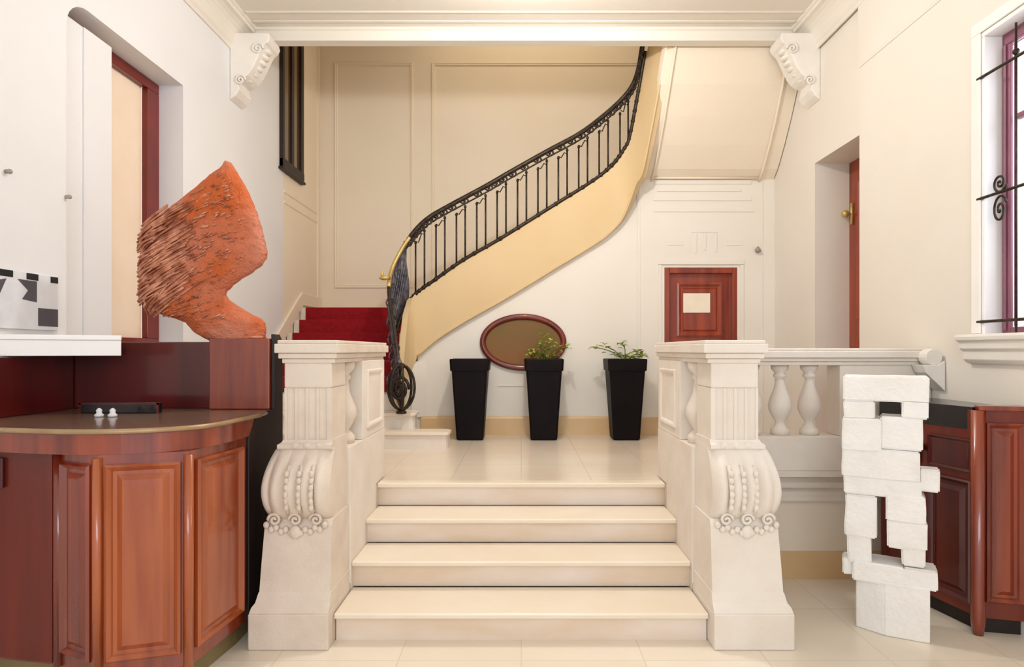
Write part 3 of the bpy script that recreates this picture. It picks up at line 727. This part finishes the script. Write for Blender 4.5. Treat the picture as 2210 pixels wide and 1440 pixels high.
# ------------------------------------------------------------------ reception desk
PAN = [(0,0),(0,.014),(.010,.024),(.024,.010),(.030,-.001+.003),(.046,.002),(.070,.018),(.078,.018)]
def facet(b, p0, p1, z0, z1, out, margin, steps=PAN):
    p0 = Vector((p0[0],p0[1],0)); p1 = Vector((p1[0],p1[1],0)); u = (p1-p0); L = u.length; u.normalize()
    n = Vector((u.y,-u.x,0))
    if n.dot(Vector((out[0],out[1],0))) < 0: n = -n
    return rings_panel(b, p0+u*margin+n*.001, u, n, L-2*margin, z0, z1, steps)
def reception():
    t = thing('reception_desk', 'polished mahogany reception desk with panelled bowed front and raised screen', 'desk', (-2.0, 3.2, 0))
    A=(-1.47,3.28); B_=(-1.515,2.80); C_=(-1.86,2.70); D=(-2.12,2.82); E=(-2.69,2.93)
    poly = [A,B_,C_,D,E,(-2.69,3.74),(-1.475,3.74)]
    b = prism(bmesh.new(), poly, 'z', .12, 1.104); link('carcass', b, 'mahog', t)
    q = [(x_+(.05 if x_ > -1.6 else 0)*-1, y_+(.05 if y_ < 3.2 else 0)) for x_, y_ in poly]
    link('plinth', prism(bmesh.new(), q, 'z', 0, .12), 'plinth', t)
    for p0, p1, mg, mm in ((B_,A,.045,'mahog_l'),(C_,B_,.03,'mahog_l'),(D,C_,.035,'mahog')):
        b = bmesh.new(); facet(b, p0, p1, .19, 1.06, (.3,-1), mg); link('panel', b, mm, t)
    b = bmesh.new(); facet(b, E, D, .13, 1.10, (.3,-1), .03, [(0,0),(0,.006),(.004,.008)]); link('panel', b, 'mahog_m', t)
    # fascia and worktop with a smooth bow
    edge = smoothpts([(-1.435,3.38,0),(-1.445,3.1,0),(-1.50,2.86,0),(-1.68,2.72,0),(-1.95,2.68,0),(-2.3,2.74,0),(-2.69,2.84,0)], 6)
    def poly_in(off): 
        c0 = Vector((-2.1,3.5,0)); o = []
        for p in edge:
            d = (c0-p).normalized(); q_ = p+d*off; o.append((max(q_.x,-2.69), q_.y))
        return o+[(-2.69,3.72),(-1.475,3.72)]
    link('fascia', prism(bmesh.new(), poly_in(.02), 'z', 1.105, 1.195), 'mahog', t)
    link('worktop', prism(bmesh.new(), poly_in(.0), 'z', 1.195, 1.218), 'brass_top', t, bevel=.008)
    b = bmesh.new(); pts = [Vector((x_,y_,1.208)) for x_, y_ in poly_in(.0)[:-2]]; tube(b, pts, .012, 8); link('edge_trim', b, 'brass_e', t, True)['label'] = 'brass edge of the worktop'
    # raised screen
    link('screen_panel', bx(-1.83, -1.475, 3.60, 3.74, 1.219, 1.635), 'mahog', t, bevel=.006)['label'] = 'lighter mahogany end panel of the screen'
    link('screen', bx(-2.69, -1.83, 3.66, 3.74, 1.219, 1.615), 'mahog_d', t, bevel=.006)
    link('wall_panel', bx(-2.695, -2.66, 2.95, 3.655, 1.219, 1.53), 'mahog_d', t, bevel=.004)
    # shaped end; shade on the desk side is put into its near-black colour
    ep = [(3.28,.12),(3.745,.12),(3.745,1.62),(3.70,1.66),(3.62,1.66),(3.62,1.22),(3.38,1.215),(3.28,1.10)]
    link('end_panel', prism(bmesh.new(), ep, 'x', -1.474, -1.452), 'ebony_and_shade', t, bevel=.004)
    b = bmesh.new(); box(b, -2.62, -2.405, 2.85, 2.875, .925, 1.065); link('drawer_front', b, 'mahog_d', t, bevel=.004)
    # corner posts
    for p in (B_, C_, D):
        b = bmesh.new(); tube(b, [(p[0],p[1],.12),(p[0],p[1],1.09)], .022, 10); link('corner_post', b, 'mahog_l' if p != D else 'mahog', t, True)
reception()
# things on and over the desk
b = bmesh.new(); a = at(178,868,3.4); c = at(348,0,3.4)
t = thing('desk_monitor', 'dark low monitor lying behind the desk worktop edge, under the screen', 'monitor', ((a.x+c.x)/2,3.45,1.219))
link('housing', bx(a.x, c.x, 3.38, 3.41, 1.219, a.z), 'black', t, bevel=.004)
b = bmesh.new(); 
for z in (a.z-.006,): box(b, a.x, c.x, 3.372, 3.38, z-.006, z+.004)
box(b, a.x, a.x+.01, 3.372, 3.38, 1.214, a.z); box(b, c.x-.01, c.x, 3.372, 3.38, 1.214, a.z)
link('bezel', b, 'mahog_d', t)
for px, lab in ((214,'left of two tiny cream card holders on the desk worktop'),(243,'right of two tiny cream card holders on the desk worktop')):
    q = at(px,0,3.2); b = bmesh.new(); lathe(b, [(.02,0),(.022,.01),(.012,.02),(.014,.035),(.004,.045)], (q.x,3.2,1.219), 12)
    tag(link('card_holder', b, 'white_print', None, True), lab, 'card holder', 'cream card holders on the worktop')
# white wall shelf
b = bmesh.new(); prism(b, [(-2.699,3.17),(-2.21,3.40),(-2.367,3.64),(-2.699,3.64)], 'z', 1.62, 1.648)
t = thing('white_shelf', 'white lacquered shelf on the left wall above the desk screen', 'shelf', (-2.5,3.4,1.53))
link('shelf_top', b, 'white_lac', t, bevel=.004)
b = bmesh.new(); prism(b, [(-2.699,3.18),(-2.215,3.405),(-2.372,3.64),(-2.699,3.64)], 'z', 1.535, 1.62); link('shelf_edge', b, 'white_lac', t, bevel=.003)
# black and white picture on the left wall
def picture():
    t = thing('checkered_picture', 'black, grey and white geometric picture on the left wall above the shelf', 'picture', (XL, 3.35, 1.7))
    y0, y1, z0, z1 = 3.0, 3.555, 1.68, 1.985
    link('board', bx(XL+.001, XL+.02, y0, y1, z0, z1), 'white_print', t)
    X = XL+.0205
    def patch(pts, m):
        b = bmesh.new(); prism(b, pts, 'x', X, X+.0015); return link('print', b, m, t)
    for ya, yb in ((3.33,3.41),(3.50,3.555),(3.0,3.24)): link('black_block', bx(X, X+.002, ya, yb, 1.95, 1.985), 'black_print', t)
    b = bmesh.new(); prism(b, [(3.27,1.945),(3.40,1.945),(3.40,1.83),(3.30,1.84),(3.34,1.89)], 'x', X, X+.0015); box(b, X, X+.0015, 3.41, 3.555, 1.70, 1.80); prism(b, [(3.05,1.9),(3.2,1.94),(3.15,1.84)], 'x', X, X+.0015)
    link('grey_shapes', b, 'grey_print', t)
picture()
for px, py, lab in ((12,370,'upper left small grey screw hook on the white left wall'),(142,425,'lower small grey screw hook on the white left wall beside the shutter')):
    k = (px-CX)/F; Y = XL/k; q = at(px,py,Y); b = bmesh.new(); tube(b, [(XL-.002 if px < 100 else XL-.002,q.y,q.z),(XL+.02,q.y,q.z)], .011, 10); sphere(b, (XL+.022,q.y,q.z), .013)
    tag(link('screw_hook', b, 'screw', None, True), lab, 'hook', 'screw hooks on the left wall')

# ------------------------------------------------------------------ orange sculpture on the screen
def fan():
    Y = 3.67
    t = thing('hide_sculpture', 'large orange-brown textured fan-shaped sculpture standing on the desk screen', 'sculpture', (-1.75, Y, 1.635))
    rows = [(352,489,500),(362,478,506),(380,452,517),(400,428,529),(425,398,541),(445,372,549),(465,345,557),(485,327,563),(505,319,568),(525,314,573),(545,311,577),(558,309,575),(572,308,565),(588,309,545),(602,308,522),(615,309,503),(628,311,490),(637,312,487),(648,316,494),(660,322,512),(670,330,528),(680,348,545),(688,380,562),(697,398,571),(708,408,573),(720,420,572),(731,440,570),(735,450,568)]
    b = bmesh.new(); rings = []; n = 30
    # resample rows
    rs = []
    for (ya,la,ra),(yb,lb,rb) in zip(rows, rows[1:]):
        for k in range(3):
            f = k/3; rs.append((ya+(yb-ya)*f, la+(lb-la)*f, ra+(rb-ra)*f))
    rs.append(rows[-1])
    for y, l, r in rs:
        ring = []; w_ = (r-l)*Y/F; th = min(.075, .012+w_*.13)
        for side in (0,1):
            for k in range(n):
                u = k/n if side == 0 else 1-k/n
                p = at(l+(r-l)*u, y, Y); d = th*math.sqrt(max(.0,1-(2*u-1)**2))
                # ridges sweep diagonally towards the ragged left edge
                rg = .012*noise.noise(Vector((p.x*14+p.z*18, p.z*34-p.x*30, side*3)))+.006*noise.noise(p*45)
                bow = .05*math.sin(u*PI)-.03*(y-352)/380
                p.y += (-d-rg if side == 0 else d*.6+rg)-bow*.5
                p.z += .006*noise.noise(p*40)*(1-u); ring.append(p)
        rings.append(ring)
    loft(b, rings); link('body', b, 'rust', t, True)
    b = bmesh.new(); rr = random.Random(3)
    for k in range(300):
        y = rr.uniform(425, 700); 
        lx = max(305, 500-(y-352)*1.85) if y < 465 else 309
        x0 = lx+rr.uniform(-5,14); dx = rr.uniform(30,130)
        x1 = x0+dx; y1 = y-dx*rr.uniform(.45,.7)
        edge = 395-(y1-430)*1.0 if y1 < 465 else 330
        if y1 < 440 and x1 < 500-(y1-352)*1.5: continue
        if y > 660 and x0 < 335: x0 += 20
        lb = [l for yy, l, r in rows if yy <= y1][-1]
        if x1 < lb+6 or x0 < [l for yy, l, r in rows if yy <= y][-1]-14: continue
        dd = -.075-rr.uniform(0,.03)
        p0 = at(x0,y,Y)+Vector((0,dd*.4,0)); p1 = at(x1,y1,Y)+Vector((0,dd,0)); m_ = p0.lerp(p1,.5)+Vector((0,dd*.25,rr.uniform(-.008,.008)))
        tube(b, smoothpts([p0,m_,p1],3), .006, 5, rr=None)
    for k in range(420):       # finer fibres over the rest of the surface
        y = rr.uniform(385, 690); ro = [q for q in rows if q[0] <= y][-1]; u = rr.random()**1.5
        x = ro[1]+(ro[2]-ro[1])*(.04+.86*u); u2 = (x-ro[1])/(ro[2]-ro[1]); wd = (ro[2]-ro[1])*Y/F; th = min(.075,.012+wd*.13)
        dd = -th*math.sqrt(max(.0,1-(2*u2-1)**2))-(.05*math.sin(u2*PI)-.03*(y-352)/380)*.5-.004; L_ = rr.uniform(12,30)*(1.1-u2)
        p0 = at(x,y,Y)+Vector((0,dd,0)); p1 = at(x+L_,y-L_*rr.uniform(.3,.7),Y)+Vector((0,dd-.004,0))
        if x+L_ > ro[2]-14: continue
        tube(b, [p0,p0.lerp(p1,.5)+Vector((0,-.004,0)),p1], .004, 4)
    o = link('strands', b, 'rust2', t, True); o['kind'] = 'stuff'; o['label'] = 'ragged brown strands along the left side'
    b = bmesh.new(); prism(b, [(-1.86,3.62),(-1.54,3.62),(-1.54,3.72),(-1.86,3.72)], 'z', 1.636, 1.65); link('base', b, 'rust2', t, bevel=.004)
fan()

# ------------------------------------------------------------------ mahogany cabinet on the right
def cabinet():
    t = thing('mahogany_cabinet', 'dark mahogany panelled cabinet with canted corner against the right wall', 'cabinet', (2.6, 3.5, 0))
    P0=(2.375,4.06); P1=(2.505,3.37); P2=(2.745,3.31)
    poly = [P0,P1,P2,(2.745,4.06)]
    link('carcass', prism(bmesh.new(), poly, 'z', .10, 1.235), 'mahog_m', t)
    mid = ((P0[0]+P1[0])/2, (P0[1]+P1[1])/2)
    for a_, c_ in ((P1, mid), (mid, P0)):
        b = bmesh.new(); facet(b, a_, c_, .16, .84, (-1,-.2), .03); link('side_panel', b, 'mahog_d', t)
        b = bmesh.new(); facet(b, a_, c_, .88, 1.07, (-1,-.2), .03, [(0,0),(0,.012),(.008,.016),(.02,.008),(.03,.012)]); link('drawer', b, 'mahog_d', t)
    b = bmesh.new(); facet(b, P1, P2, .19, 1.17, (0,-1), .035); link('front_panel', b, 'mahog', t)
    b = bmesh.new(); prism(b, [(2.495,3.35),(2.745,3.285),(2.745,3.40),(2.52,3.42)], 'z', 1.236, 1.262); link('top_edge', b, 'mahog', t, bevel=.004)
    b = bmesh.new(); prism(b, [(2.498,3.41),(2.735,3.41),(2.735,4.06),(2.362,4.06)], 'z', 1.12, 1.25); link('top', b, 'black', t, bevel=.004)
    b = bmesh.new(); tube(b, [(2.515,3.385,0),(2.515,3.385,.08),(2.512,3.38,1.235)], .034, 12, rr=[.026,.036,.036]); link('corner_post', b, 'mahog', t, True)
    q = [(2.43,4.03),(2.56,3.42),(2.745,3.38),(2.745,4.03)]
    link('plinth', prism(bmesh.new(), q, 'z', 0, .10), 'ebony_and_shade', t)
    b = bmesh.new(); sphere(b, (2.415,3.72,.98), .026); tube(b, [(2.45,3.72,.98),(2.415,3.72,.98)], .012); link('knob', b, 'ebony_and_shade', t, True)
cabinet()
